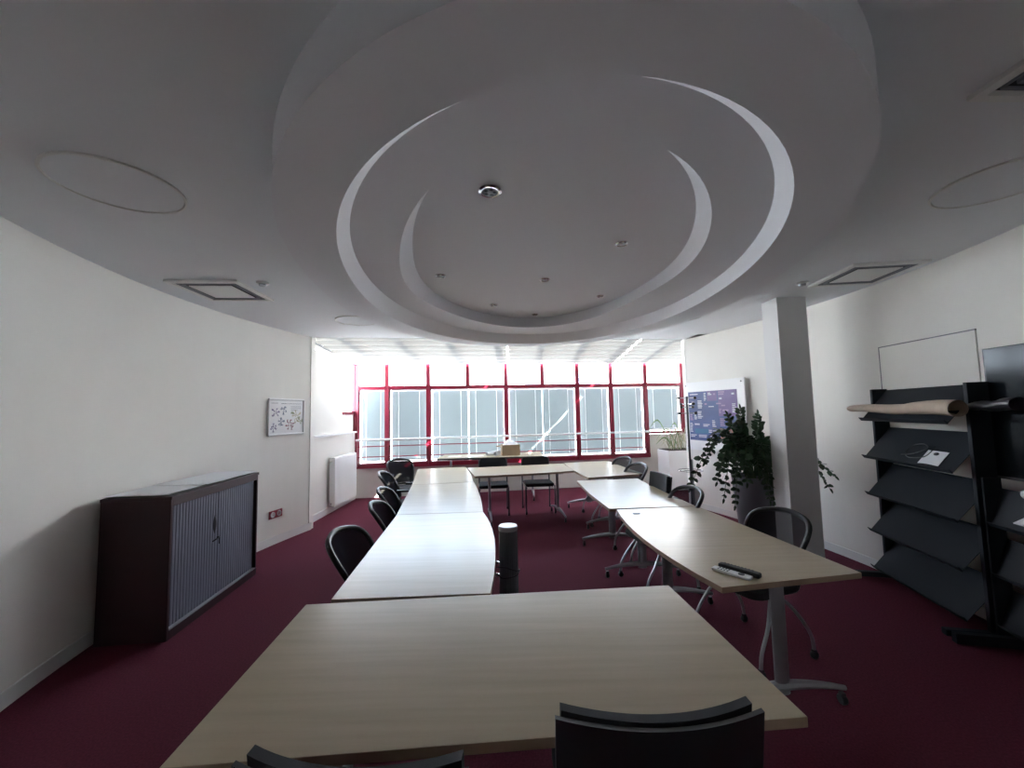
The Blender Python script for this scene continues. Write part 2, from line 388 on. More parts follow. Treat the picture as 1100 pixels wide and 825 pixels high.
# glass roof
w3 = sroot('window_3')
def RP(x, t, o=0):   # t 0 at the flat ceiling, 1 at the glazed wall
    y0, y1 = ey(x)-.02, wy(x)-.03
    return Vector((x, y0+(y1-y0)*t, 2.97+(2.74-2.97)*t+o))
for i, x in enumerate(WX):
    b = MB(); b.beam(RP(x, 0), RP(x, 1.02), .05, .07); b.build('rafter', M['red'], w3)
for i in range(9):
    b = MB(); b.add([RP(WX[i], 0, .02), RP(WX[i+1], 0, .02), RP(WX[i+1], 1.02, .02), RP(WX[i], 1.02, .02)], [(0, 1, 2, 3)]); b.build('roof_pane', M['glass'], w3)
b = MB(); b.beam((BL+.03, ey(BL), 2.90), (BL+.03, 7.93, 2.70), .05, .06); b.build('edge_beam', M['white'], w3)
b = MB(); b.beam((BL+.0, ey(BL), 2.865), (BL+.0, 7.93, 2.665), .04, .02); b.build('edge_beam', M['dsteel'], w3)
# fascia between ceiling and roof
b = MB(); b.add([(BL, ey(BL)-.0, CZ), (BR, ey(BR), CZ), (BR, ey(BR), 3.02), (BL, ey(BL), 3.02)], [(0, 1, 2, 3)]); b.box(3.0, BR, 6.3, ey(3.0)+.14, CZ, CZ+.1)
struct(b.build('trim_2', M['wall']))
# fabric shades under the roof glass
def SP(x, t, o=0):
    y0, y1 = ey(x)+.01, wy(x)-.085
    return Vector((x, y0+(y1-y0)*t, 2.87+(2.665-2.87)*t+o))
for k, (a, c, lb) in enumerate([(BL+.05, -.09, 'wide left fabric shade under the glass roof'), (-.05, 2.215, 'middle fabric shade under the glass roof, between the two bright gaps'), (2.255, BR-.02, 'right fabric shade under the glass roof, beside the wall corner')]):
    t = thing('roof_shade', lb, 'shade', SP((a+c)/2, .5), 0, 'fabric shades of the glass roof'); o3 = SP((a+c)/2, .5)
    b = MB(); NF = 7
    b.grid(lambda u, v: SP(a+(c-a)*u+.012*sin(v*NF*2*pi)*(1 if u > .5 else -1)*(abs(u-.5) > .49), v, .0-.022*abs(sin(v*NF*pi)))-o3, 12, NF*6)
    b.build('fabric', M['shade'], t)
    for f in range(NF+1):
        b = MB(); b.tube([SP(a, f/NF, .004)-o3, SP(c, f/NF, .004)-o3], .008, 6); b.build('rod', M['white'], t)
# guard rail in front of the glazing
t = thing('guard_rail', 'long white handrail with two thin red rails in front of the blinds', 'railing', P(0, 0, -.12)); o3 = P(0, 0, -.12)
b = MB(); b.tube([P(-3.10, 1.15, -.14)-o3, P(3.02, 1.15, -.14)-o3], .021, 10); b.build('handrail', M['rail'], t)['label'] = 'white round handrail'
for z in (1.02, .815):
    b = MB(); b.tube([P(-3.10, z, -.12)-o3, P(2.98, z, -.12)-o3], .011, 8); b.build('rail', M['red'], t)
for x in (-3.09, -1.73, -.13, 1.42, 2.98):
    b = MB(); b.beam(P(x, .63, -.12)-o3, P(x, 1.15, -.12)-o3, .02, .03, (0, 1, 0)); b.box(x-.01, x+.01, wy(x)-o3.y-.12, wy(x)-o3.y-.05, .62, .66); b.build('bracket', M['red'], t)

# ------------------------------------------------------------ outside
t = thing('lean_to_building', 'low building with a sloping blue glazed roof seen through the upper panes', 'building', (5, 30, 0))
b = MB(); b.add([(-2.8, 0, 3.3), (-0.0, 1, 4.75), (4.2, 1, 4.75), (1.1, 0, 3.3)], [(0, 1, 2, 3)]); b.add([(-2.8, 0, 3.3), (1.1, 0, 3.3), (4.2, 1, 4.75), (4.2, 6, 4.75), (0, 6, 4.75), (0, 1, 4.75)], [(2, 3, 4, 5)])
b.build('glazed_roof', M['bglass'], t)
b = MB()
for k in range(7):
    u = k/6; b.beam((-2.8+3.9*u, -.05, 3.32), (4.2*u, .95, 4.77), .07, .05)
b.build('glazing_bars', M['conc'], t)
b = MB(); b.box(-2.7, 1.1, .1, 6, -6, 3.25); b.build('wall', M['conc'], t)
t = thing('tower_block', 'pale tower block with small dark windows beyond the blue roof', 'building', (4.5, 45, 0))
MB().box(-.9, .9, 0, 4, -6, 9).build('facade', M['conc'], t)
for z in (5.0, 5.9, 6.8, 7.7):
    for x in (-.35, .35): MB().box(x-.1, x+.1, -.06, 0, z, z+.3).build('window', M['dsteel'], t)
tag(MB().box(1.6, 3.4, 44, 50, -6, 9.5).build('office_block', M['pale']), 'pale blue office block left of the tower block', 'building')
tag(MB().box(-60, 60, 9.4, 120, -6.2, -6).build('ground', M['roofgrey']), 'pale ground far below the windows', 'ground', kind='structure')

# ------------------------------------------------------------ column
b = MB(); b.box(2.90, 3.22, 4.24, 4.50, 0, CZ)
struct(b.build('trim_3', M['colmn']))['label'] = 'square grey column beside the plant'

# ------------------------------------------------------------ tables
def castor(parent, loc, name='castor', s=1.0):
    b = MB(); b.lathe([(0, -.014), (.024*s, -.014), (.027*s, -.008), (.027*s, .008), (.024*s, .014), (0, .014)], 12)
    for i, v in enumerate(b.v): b.v[i] = (v[2], v[0], v[1]+.027*s)
    b.box(-.012, .012, -.012, .012, .03*s, .062*s)
    return b.build(name, M['black'], parent, loc)

def tleg(parent, p, d, h=.70, foot=.74):
    """one T leg: p plan position, d unit vector across the table"""
    px, py = p; dx, dy = d; ax, ay = -dy, dx
    b = MB(); T = Matrix(((ax, dx, 0, px), (ay, dy, 0, py), (0, 0, 1, 0), (0, 0, 0, 1)))
    prof = [(.020*cos(a*2*pi/14), .042*sin(a*2*pi/14)) for a in range(14)]
    vs = [T @ Vector((x, y, z)) for z in (.09, h) for x, y in prof]
    b.add(vs, [(i, (i+1) % 14, 14+(i+1) % 14, 14+i) for i in range(14)]+[tuple(range(13, -1, -1)), tuple(range(14, 28))], True)
    b.box(-.03, .03, -.22, .22, h-.02, h+.005, T)
    leg = b.build('leg', M['metal'], parent)
    b = MB(); path = [T @ Vector((0, -foot/2+foot*k/10, .085+.045*(1-((k-5)/5)**2))) for k in range(11)]
    b.tube(path, [.013+.014*(1-abs(k-5)/5) for k in range(11)], 8); f = b.build('foot', M['metal'], leg)
    for s in (-1, 1): castor(leg, T @ Vector((0, s*(foot/2-.02), 0)))
    return leg

def table(label, pts, legs, z=.74, th=.03, group='tables of the meeting ring', dark=False):
    cx = sum(p[0] for p in pts)/len(pts); cy = sum(p[1] for p in pts)/len(pts)
    t = thing('meeting_table', label, 'table', (cx, cy, 0), 0, group)
    b = MB(); q = [(x-cx, y-cy) for x, y in pts]; n = len(q)
    b.prism(q, z-th, z); b.mi = [0 if k < 2 else 1 for k in range(n+2)]
    o = b.build('tabletop', None, t, mats=[M['wood'], M['greyedge'] if dark else M['edge']], bevel=.002)
    for (lx, ly), d in legs: tleg(t, (lx-cx, ly-cy), Vector(d).normalized()[:], z-th-.005)
    if len(legs) > 1:
        (a, _), (c, _) = legs[0], legs[1]
        b = MB(); b.beam((a[0]-cx, a[1]-cy, z-th-.03), (c[0]-cx, c[1]-cy, z-th-.03), .05, .03); b.build('crossbar', M['dsteel'], t)
    return t
def curve(a, m, c, n=8):   # quadratic through three points
    out = []
    for k in range(n+1):
        s = k/n; out.append(tuple(2*(s-.5)*(s-1)*a[i]-4*s*(s-1)*m[i]+2*s*(s-.5)*c[i] for i in (0, 1)))
    return out
table('beech table closest to the camera, crosswise, two black chairs at it', [(-.945, 1.10), (.845, 1.225), (.785, 2.11), (-1.02, 1.985)], [((-.75, 1.56), (.07, -1)), ((.62, 1.66), (.07, -1))])
table('beech table on the left, just beyond the nearest one, glossy with sky light', curve((-.13, 2.06), (-.15, 2.93), (-.29, 3.70))+[(-1.07, 3.66), (-.92, 2.03)], [((-.52, 2.30), (1, 0)), ((-.68, 3.40), (1, .1))])
table('beech table in the middle of the left row, next to three chairs', curve((-.292, 3.706), (-.39, 4.5), (-.53, 5.28))+[(-1.31, 5.15), (-1.073, 3.666)], [((-.72, 3.98), (1, .1)), ((-.88, 4.9), (1, .15))])
table('beech table at the far end of the left row by the radiator', curve((-.535, 5.29), (-.65, 6.0), (-.81, 6.73))+[(-1.58, 6.60), (-1.313, 5.16)], [((-.97, 5.6), (1, .15)), ((-1.12, 6.35), (1, .15))])
table('crosswise table at the far end with two chairs behind it', curve((-.56, 5.74), (.17, 5.86), (.91, 6.06))+[(.85, 6.89), (-.77, 6.62)], [((-.38, 6.18), (.12, -1)), ((.68, 6.32), (.2, -1))])
table('farthest table on the right, angled against the crosswise one', curve((.865, 6.95), (.91, 6.12), (1.0, 5.42))+[(1.82, 5.63), (1.66, 7.13)], [((1.36, 5.68), (1, .15)), ((1.27, 6.85), (1, 0))])
table('middle table of the right row, bluish with sky glare', [(.81, 5.19), (.82, 4.4), (.87, 3.715), (1.68, 3.75), (1.64, 4.42), (1.62, 5.27)], [((1.19, 4.95), (1, 0)), ((1.25, 4.02), (1, 0))])
table('nearest table of the right row with two remote controls', curve((.93, 3.68), (.90, 2.85), (1.04, 2.07))+[(1.87, 2.21), (1.69, 3.735)], [((1.28, 3.45), (1, .0)), ((1.44, 2.27), (1, .1))])
table('narrow table under the windows carrying a cardboard box', [(-1.41, 7.32), (.565, 7.40), (.545, 8.20), (-1.37, 7.95)], [((-1.2, 7.65), (0, 1)), ((.36, 7.78), (0, 1))], .82, group='side tables', dark=True)

# ------------------------------------------------------------ chairs
def chair_legs(t, m, hub=.40, w=.25, d=.25):
    for sx in (-1, 1):
        for sy in (-1, 1):
            b = MB(); path = smooth_path([(sx*.17, sy*.02, hub), (sx*.205, sy*.08, hub-.03), (sx*w*.96, sy*d*.62, .27), (sx*w, sy*d*.93, .15), (sx*w, sy*d, .06)], 4)
            b.tube(path, .011, 8); l = b.build('leg', m, t); castor(l, (sx*w, sy*d, 0), 'castor', .95)
def back_pt(u, v, w0=.34, w1=.50, z0=.50, z1=.87, curv=.07, y0=-.17, lean=.20):
    w = w0+(w1-w0)*v; x = (u-.5)*w
    return Vector((x, y0-lean*v-curv*(1-(2*u-1)**2), z0+(z1-z0)*v))
def mesh_chair(label, x, y, ang, arms=False, mm='mesh2'):
    t = thing('mesh_back_chair', label, 'chair', (x, y, 0), ang, 'chairs around the meeting tables')
    b = MB(); b.prism(rrect(.47, .45, .09), .43, .475); b.build('seat', M['fabric'], t, bevel=.015, seg=3)
    # frame loop with rounded top corners
    loop = []
    for u, v in [(.15, 0), (.05, .08), (0, .3), (0, .52), (.012, .70), (.07, .86), (.21, .96), (.5, 1.015), (.79, .96), (.93, .86), (.988, .70), (1, .52), (1, .3), (.95, .08), (.85, 0), (.5, -.02)]:
        loop.append(back_pt(u, v))
    lp = smooth_path(loop+[loop[0]], 3)[:-1]
    b = MB(); b.tube(lp, .018, 8, closed=True); b.build('back_frame', M['black'], t)
    b = MB(); b.tube([p+Vector((0, -.014, .004)) for p in lp[3:-6]], .004, 6); b.build('frame_trim', M['pipe'], t)
    def f(u, v):
        vv = .02+.97*v; ins = .5*max(0, (vv-.60)/.40)**2.4*.45; ins2 = .10*max(0, (.12-vv)/.12)
        uu = .01+ins+ins2+(.98-2*(ins+ins2))*u
        return back_pt(uu, vv)
    b = MB(); b.grid(f, 12, 12); b.build('back_mesh', M[mm], t)
    b = MB()
    for s in (-1, 1): b.tube(smooth_path([(s*.19, -.10, .42), (s*.20, -.20, .43), (s*.19, -.235, .52), (s*.185, -.25, .60)], 4), .013, 8)
    b.build('back_support', M['black'], t)
    if arms:
        for s in (-1, 1):
            b = MB(); b.tube(smooth_path([(s*.22, .02, .42), (s*.27, .03, .46), (s*.275, .03, .66)], 4), .012, 8); b.box(s*.275-.022, s*.275+.022, -.15, .14, .66, .685)
            b.build('armrest', M['black'], t, bevel=.004)
    chair_legs(t, M['metal'])
    return t
def deg(a): return radians(a)
# facing angle: 0 faces +y, -90 faces +x, 90 faces -x, 180 faces the camera
mesh_chair('black mesh chair on the left, alone beside the nearest left table', -.77, 2.68, deg(-96))
mesh_chair('black mesh chair, nearest of the close group at the left row', -.82, 3.58, deg(-84))
mesh_chair('black mesh chair with arms, second of the close group at the left row', -.98, 4.25, deg(-84), True)
mesh_chair('black mesh chair with arms, third of the left row, before the back corner', -1.36, 5.40, deg(-86), True)
mesh_chair('black mesh chair with arms, turned outward at the far left corner', -1.75, 6.55, deg(-145), True)
mesh_chair('black mesh chair at the far right table, the one nearer the window', 1.42, 6.35, deg(108), mm='mesh')
mesh_chair('black mesh chair at the far right table, closer to the camera than its neighbour', 1.40, 5.55, deg(108), mm='mesh')
mesh_chair('black mesh chair between the middle right table and the coat stand', 1.33, 3.84, deg(101), mm='mesh')
mesh_chair('black mesh chair behind the table with the remote controls', 1.61, 2.84, deg(112), mm='mesh')

def padded_chair(label, x, y, ang, h=.88, w=.50):
    t = thing('padded_chair', label, 'chair', (x, y, 0), ang, 'padded black chairs')
    MB().prism(rrect(.48, .46, .06), .42, .48).build('seat', M['fabric'], t, bevel=.015, seg=3)
    for nm, off, hh, ww, th, m in (('back_shell', 0, h, w, .014, M['black']), ('back_pad', .024, h+.004, w-.035, .028, M['fabric'])):
        def f(u, v):
            x_ = (u-.5)*ww; return (x_, -.25+.047*(2*u-1)**2+off-.05*v, .50+(hh-.50)*v+.004*(2*u-1)**2*v)
        b = MB(); b.grid(f, 18, 10, th=th, nrm=(0, 1, 0)); b.build(nm, m, t, bevel=.004)
    b = MB()
    for s in (-1, 1): b.tube(smooth_path([(s*.18, -.06, .42), (s*.19, -.22, .44), (s*.19, -.235, .56)], 4), .012, 8)
    b.build('back_support', M['black'], t)
    chair_legs(t, M['metal'])
    return t
padded_chair('black padded chair in the foreground centre, back toward the camera', .355, 1.315, deg(1), .868, .535)
padded_chair('black padded chair at the bottom edge left of centre, only its back rim in view', -.365, 1.175, deg(-3), .874, .53)
padded_chair('black solid backed chair at the middle table of the right row', 1.44, 4.55, deg(95), .90, .46)

def visitor_chair(label, x, y, ang):
    t = thing('visitor_chair', label, 'chair', (x, y, 0), ang, 'visitor chairs behind the far table')
    MB().prism(rrect(.47, .44, .05), .43, .48).build('seat', M['fabric'], t, bevel=.02, seg=3)
    for z0, z1 in ((.56, .64), (.68, .86)):
        def f(u, v): 
            r = .03*max(0, (v-.6)/.4)**2; return ((u-.5)*(.46-2*r), -.25-.03*(1-(2*u-1)**2)-.03*(z0-.5+(z1-z0)*v)/.36, z0+(z1-z0)*v)
        b = MB(); b.grid(f, 12, 6, th=.025, nrm=(0, 1, 0)); b.build('backrest', M['fabric'], t, bevel=.005)
    for s in (-1, 1):
        b = MB(); b.tube(smooth_path([(s*.235, .22, .05), (s*.235, .22, .40), (s*.235, .18, .44), (s*.235, -.18, .44)], 4), .012, 8); l = b.build('leg', M['dsteel'], t); castor(l, (s*.235, .22, 0), 'castor', .8)
        b = MB(); b.tube(smooth_path([(s*.235, -.24, .05), (s*.235, -.23, .44), (s*.235, -.27, .84)], 5), .012, 8); l = b.build('leg', M['dsteel'], t); castor(l, (s*.235, -.24, 0), 'castor', .8)
    b = MB()
    for s in (-1, 1): b.tube([(s*.215, .2, .415), (s*.215, -.22, .415)], .009, 6)
    b.build('seat_frame', M['chrome'], t)
    return t
visitor_chair('black visitor chair, left of the two behind the far crosswise table', -.34, 6.62, deg(180+4))
visitor_chair('black visitor chair, right of the two behind the far crosswise table', .40, 6.70, deg(180+6))

# ------------------------------------------------------------ cabinet and what lies on it
t = thing('tambour_cabinet', 'low burgundy cabinet with grey ribbed sliding doors against the left wall', 'cabinet', (-2.61, 3.06, 0), deg(6.0))
CL, CD, CH = 1.24, .49, 1.06     # local: x -CD..0, y 0..CL
b = MB()
b.box(-CD, 0, 0, .022, .0, CH-.025); b.box(-CD, 0, CL-.022, CL, .0, CH-.025); b.box(-CD, -CD+.01, .022, CL-.022, .06, CH-.025)
b.box(-CD+.01, -.02, .022, CL-.022, 0, .075); b.box(-.025, 0, .022, CL-.022, .0, .075); b.box(-.03, 0, .022, CL-.022, CH-.075, CH-.025)
b.build('body', M['burg'], t, bevel=.002)
MB().box(-CD-.0, .008, -.006, CL+.006, CH-.025, CH).build('top', M['burg'], t, bevel=.003)
for a, c in ((.03, CL/2-.004), (CL/2+.004, CL-.03)):
    b = MB(); n = 17; w = (c-a)/n
    for k in range(n):
        y = a+k*w; b.add([(-.035, y, .078), (-.026, y+.006, .078), (-.026, y+w-.006, .078), (-.035, y+w, .078), (-.035, y, CH-.078), (-.026, y+.006, CH-.078), (-.026, y+w-.006, CH-.078), (-.035, y+w, CH-.078)],
                         [(0, 1, 5, 4), (1, 2, 6, 5), (2, 3, 7, 6)])
    d = b.build('door', M['tamb'], t)
    if a < .1:
        h = MB(); yc, zc = c-.045, .70
        h.grid(lambda u, v: (-.024+.012*sin(pi*v)*cos((u-.5)*pi), yc+(u-.5)*.05*sin(pi*v), zc+(v-.5)*.17), 6, 12); h.build('handle', M['black'], d)
        h = MB(); h.tube(smooth_path([(-.026, yc-.02, .555), (.004, yc-.01, .575), (.006, yc+.025, .58), (-.026, yc+.04, .575)], 4), .005, 6); h.tube([(-.0, yc+.03, .575), (0, yc+.03, .52)], .004, 6); h.build('key', M['black'], d)
MB().box(-.03, .003, .022, CL-.022, .068, .078).build('bottom_track', M['metal'], t)
import itertools
for k, (x0, x1, y0, y1, rz, m, lb, nm) in enumerate([(-.46, -.03, .02, 1.14, 0, 'black', 'black backing board lying on the burgundy cabinet', 'backing_board'),
        (-.48, -.04, .03, .80, 2.0, 'paper', 'large white sheet lying on the near half of the burgundy cabinet', 'paper_sheet'),
        (-.47, -.02, .42, 1.20, -2.0, 'paper', 'large white sheet on the far half of the burgundy cabinet', 'paper_sheet')]):
    T = Matrix.Translation((-2.61, 3.06, 0)) @ Matrix.Rotation(deg(6+rz), 4, 'Z'); z = CH+.001+k*.008
    b = MB(); b.grid(lambda u, v: (x0+(x1-x0)*u, y0+(y1-y0)*v, .003*sin(3*u+5*v+k)**2*(k > 0)), 8, 12, th=.004); o = b.build(nm, M[m])
    o.matrix_world = Matrix.Translation((0, 0, z)) @ T; tag(o, lb, 'paper' if k else 'board')

# ------------------------------------------------------------ left wall objects
def on_wall(y, side, z, off=.0):
    f = xl if side == 'L' else xr
    x = f(y); dx = (f(y+.05)-f(y-.05))/.1
    if side == 'L': return Matrix.Translation((x+off, y, z)) @ Matrix.Rotation(atan2(1, dx), 4, 'Z')
    return Matrix.Translation((x-off, y, z)) @ Matrix.Rotation(atan2(-1, -dx), 4, 'Z')
# local frame: x along the wall, z up, -y toward the room for both sides
Tm = on_wall(5.42, 'L', 1.645, .012)
t = thing('whiteboard', 'small framed whiteboard with coloured scribbles on the left wall', 'whiteboard'); t.matrix_world = Tm
bw, bh = .62, .47
MB().box(-bw/2, bw/2, -.008, .0, -bh/2, bh/2).build('board', M['white'], t)
b = MB()
for a, c in (((-bw/2, -bh/2), (bw/2, -bh/2)), ((bw/2, -bh/2), (bw/2, bh/2)), ((bw/2, bh/2), (-bw/2, bh/2)), ((-bw/2, bh/2), (-bw/2, -bh/2))):
    b.tube([(a[0], -.012, a[1]), (c[0], -.012, c[1])], .014, 8)
b.build('frame', M['white'], t)
rnd = random.Random(3)
def scr(cx, cz, rr, col, n=7):
    b = MB()
    for k in range(n):
        a = 2*pi*k/n+rnd.random(); p0 = (cx+.2*rr*cos(a), -.0095, cz+.2*rr*sin(a)); p2 = (cx+rr*cos(a)*rnd.uniform(.6, 1), -.0095, cz+rr*sin(a)*rnd.uniform(.6, 1))
        p1 = ((p0[0]+p2[0])/2+rnd.uniform(-.02, .02), -.0095, (p0[2]+p2[2])/2+rnd.uniform(-.02, .02))
        b.tube(smooth_path([p0, p1, p2], 3), .0025, 4)
        b.tube([(p2[0]+.012*cos(q), -.0095, p2[2]+.008*sin(q)) for q in [i*pi/4 for i in range(8)]], .002, 4, closed=True)
    b.build('scribble', M[col], t)
for a in ((-.20, .06, .07, 'ink1', 8), (-.05, .09, .055, 'ink2', 7), (-.10, -.06, .06, 'ink2', 8), (-.22, -.14, .06, 'ink1', 6), (.06, -.10, .08, 'ink3', 12), (.18, .0, .09, 'ink5', 9), (.24, -.05, .06, 'ink4', 6), (.10, .05, .02, 'ink4', 4)): scr(*a)
b = MB()
for x0, x1, z in ((-.27, -.16, .185), (-.10, .0, .18), (.02, .27, .18), (.07, .26, .14), (.07, .26, .115), (.07, .20, .09)):
    b.tube([(x0+(x1-x0)*k/16, -.0095, z+.004*sin(k*2.4)) for k in range(17)], .0022, 4)
b.build('notes', M['ink6'], t)

Tm = on_wall(5.27, 'L', .385, .006)
t = thing('wall_socket', 'dark red double socket low on the left wall', 'socket'); t.matrix_world = Tm
MB().box(-.11, .11, -.012, 0, -.05, .05).build('plate', M['red'], t, bevel=.003)
for s in (-1, 1):
    b = MB(); b.lathe([(.036, 0), (.036, .004), (.026, .004), (.024, -.002), (0, -.002)], 16)
    b.v = [(v[0]+s*.052, -.012-v[2], v[1]) for v in b.v]; b.build('outlet', M['white'], t)

t = thing('radiator', 'white panel radiator under the ledge in the left bay', 'radiator', (-3.02, 6.77, .11))
b = MB(); n = 22; L = .92
for k in range(n):
    y = L*k/n; b.box(-.02, .0, y+.004, y+L/n-.004, .03, .79)
b.box(-.025, -.006, 0, L, 0, .82); b.build('panel', M['white'], t, bevel=.003)
MB().box(-.10, -.025, 0, .008, .02, .82).build('side_grille', M['white'], t); MB().box(-.10, -.025, L-.008, L, .02, .82).build('side_grille', M['white'], t)
b = MB(); b.box(-.10, -.02, 0, L, .82, .828); b.box(-.11, -.095, .1, .15, .1, .7); b.box(-.11, -.095, L-.15, L-.1, .1, .7); b.build('top_grille', M['white'], t)
for z in (.06, .76):
    b = MB(); b.tube([(-.06, -.02, z), (-.06, .0, z)], .014, 8); b.build('valve', M['chrome'], t)
tag(MB().box(BL, BL+.05, 6.0, 7.9, 1.30, 1.33).build('trim_4', M['white']), 'thin white ledge above the radiator', 'ledge', kind='structure')

# ------------------------------------------------------------ right wall objects
p0, p1 = Vector((xr(5.66), 5.66)), Vector((xr(6.80)-.0, 6.80)); mid = (p0+p1)/2; dirv = (p0-p1).normalized(); ang = atan2(dirv.y, dirv.x)
t = thing('display_board', 'white display board on the right wall carrying a blue poster', 'board', (mid.x-.055, mid.y-.02, 1.51), ang)
bw = (p0-p1).length
MB().box(-bw/2, bw/2, -.012, .004, -.55, .56).build('panel', M['white'], t, bevel=.002)
for sx in (-1, 1):
    for sz in (-.50, .51):
        b = MB(); b.tube([(sx*(bw/2-.05), .03, sz), (sx*(bw/2-.05), -.02, sz)], .010, 8); b.build('standoff', M['dsteel'], t)
t = thing('poster', 'blue and violet poster of small text blocks on the white display board', 'poster', t.location, ang)
def pr(x0, x1, z0, z1, m, d, bb): bb.m = m; bb.box(x0, x1, -.0135-d, -.0125, z0, z1)
pw0, pw1, pz0, pz1 = -bw/2+.10, bw/2-.13, -.39, .40
PB = MB(); PB.m = 0; PB.box(pw0, pw1, -.0135, -.0125, pz0, pz1)
def cell(a, c, e, f): return pw0+(pw1-pw0)*a, pw0+(pw1-pw0)*c, pz1-(pz1-pz0)*f, pz1-(pz1-pz0)*e
PB.m = 1; PB.box(*cell(.64, 1, .0, .50)[:2], -.0140, -.0128, *cell(.64, 1, 0, .50)[2:]); PB.box(*cell(.42, .62, .0, .2)[:2], -.0140, -.0128, *cell(.42, .62, 0, .2)[2:])
c_ = cell(.65, .99, .74, .99); PB.m = 2; PB.box(c_[0], c_[1], -.0142, -.0128, c_[2], c_[3])
c_ = cell(.12, .42, .76, .86); PB.m = 3; PB.box(c_[0], c_[1], -.0142, -.0128, c_[2], c_[3])
rnd = random.Random(11)
cells = [(.04, .26, .04, .07), (.04, .22, .10, .13), (.35, .40, .03, .20), (.44, .52, .03, .09), (.55, .61, .05, .10), (.65, .77, .02, .10), (.66, .74, .14, .19), (.90, .96, .06, .11),
         (.07, .17, .20, .26), (.21, .32, .18, .35), (.36, .42, .24, .29), (.44, .55, .30, .33), (.60, .70, .24, .28), (.70, .80, .28, .32), (.90, .99, .26, .44),
         (.65, .70, .36, .45), (.72, .86, .37, .42), (.02, .10, .46, .60), (.12, .18, .44, .58), (.20, .32, .40, .56), (.12, .26, .65, .70), (.31, .46, .66, .72), (.50, .58, .58, .72),
         (.66, .76, .54, .70), (.80, .86, .62, .68), (.02, .09, .64, .84), (.42, .50, .77, .84), (.50, .62, .78, .84), (.02, .16, .88, .94), (.20, .38, .88, .94), (.44, .62, .89, .95), (.68, .74, .80, .90), (.76, .88, .80, .85), (.76, .88, .90, .95), (.92, .98, .78, .90)]
for a, c, e, f in cells:
    PB.m = 4 if rnd.random() < .65 else 5
    n = max(1, int((f-e)/.028))
    for k in range(n):
        ee = e+(f-e)*k/n; x0, x1, z0, z1 = cell(a, a+(c-a)*rnd.uniform(.6, 1), ee+.004, ee+(f-e)/n*.72)
        PB.box(x0, x1, -.0148, -.0128, z0, z1)
PB.build('sheet', None, t, mats=[M[k] for k in ('blue', 'purple', 'orange', 'teal', 'pink', 'pmid')])

# thin-edged white panel on the right wall
Tm = on_wall(3.42, 'R', 1.62, .022)
t = thing('wall_panel', 'flat white panel with a thin dark edge on the right wall above the rack', 'panel'); t.matrix_world = Tm
MB().box(-.44, .44, -.004, .006, -.58, .58).build('face', M['wall'], t)
b = MB(); b.box(-.444, .444, -.007, .004, .575, .584); b.box(-.447, -.440, -.007, .004, -.58, .58); b.build('edge_strip', M['dsteel'], t)
# tv
ang = atan2(-1.0, -.06) 
t = thing('television', 'wall mounted television at the right edge of the picture', 'television', (3.292, 1.97, 1.57), atan2(-1.49, -.19))
MB().box(-.86, .86, -.02, .02, -.455, .455).build('casing', M['black'], t, bevel=.004)
MB().box(-.845, .845, -.0225, -.0195, -.435, .443).build('screen', M['screen'], t)
MB().box(-.25, .25, .02, .045, -.2, .2).build('wall_bracket', M['dsteel'], t)
MB().box(-.02, .02, -.0235, -.0195, -.449, -.441).build('indicator', M['metal'], t)

# magazine rack: origin at near post, x' along the wall away from camera, y' into room
ra = atan2(3.86-2.84, 3.47-3.235)
t = thing('magazine_rack', 'dark grey magazine rack with five sloping shelves by the right wall', 'rack', (3.315, 2.83, 0), ra)
RL = 1.03
for u in (0, RL):
    MB().box(u-.012, u+.02, -.065, .06, .06, 1.79).build('post', M['rack'], t, bevel=.003)
    MB().box(u-.02, u+.03, -.16, .32, .02, .065).build('foot', M['rack'], t, bevel=.006)
lv = [1.50, 1.145, .80, .46, .12]
def shelf(parent, a, c, z, fv=.165, dz=.28):
    b = MB(); b.add([(a, fv, z), (c, fv, z), (c, -.06, z+dz), (a, -.06, z+dz), (a, fv+.005, z-.008), (c, fv+.005, z-.008), (c, -.063, z+dz-.012), (a, -.063, z+dz-.012)],
                    [(0, 1, 2, 3), (7, 6, 5, 4), (0, 4, 5, 1), (1, 5, 6, 2), (2, 6, 7, 3), (3, 7, 4, 0)])
    b.add([(a, fv, z-.004), (c, fv, z-.004), (c, fv+.022, z+.022), (a, fv+.022, z+.022), (a, fv+.004, z-.010), (c, fv+.004, z-.010), (c, fv+.026, z+.019), (a, fv+.026, z+.019)],
          [(0, 1, 2, 3), (7, 6, 5, 4), (0, 4, 5, 1), (1, 5, 6, 2), (2, 6, 7, 3), (3, 7, 4, 0)])
    b.build('shelf', M['rack'], parent)
for z in lv: shelf(t, .022, RL-.014, z)
t2 = thing('magazine_rack', 'second lower dark rack at the right edge under the television', 'rack', (3.315, 2.83, 0), ra)
for z in lv[2:]: shelf(t2, -1.0, -.036, z-.0, .02, .25)
MB().box(-1.03, -1.0, -.065, .04, .06, 1.12).build('post', M['rack'], t2, bevel=.003)
MB().box(-.035, -.020, -.065, .04, .06, 1.12).build('post', M['rack'], t2, bevel=.003)
for u in (-1.02, -.05): MB().box(u-.02, u+.02, -.16, .30, .0, .065).build('foot', M['rack'], t2)
MB().box(-1.0, -.036, -.060, -.050, .06, .12).build('tie_bar', M['rack'], t2)
RT = Matrix.Translation((3.315, 2.83, 0)) @ Matrix.Rotation(ra, 4, 'Z')
b = MB()
def kr(u, v):
    a = v*2*pi*1.35; r = (.036+.004*v)*(1-.10*math.exp(-((u-.42)/.05)**2)); return (1.20*u, r*cos(a)*1.5, r*sin(a)*(1.15-.4*u)+.006*sin(u*9))
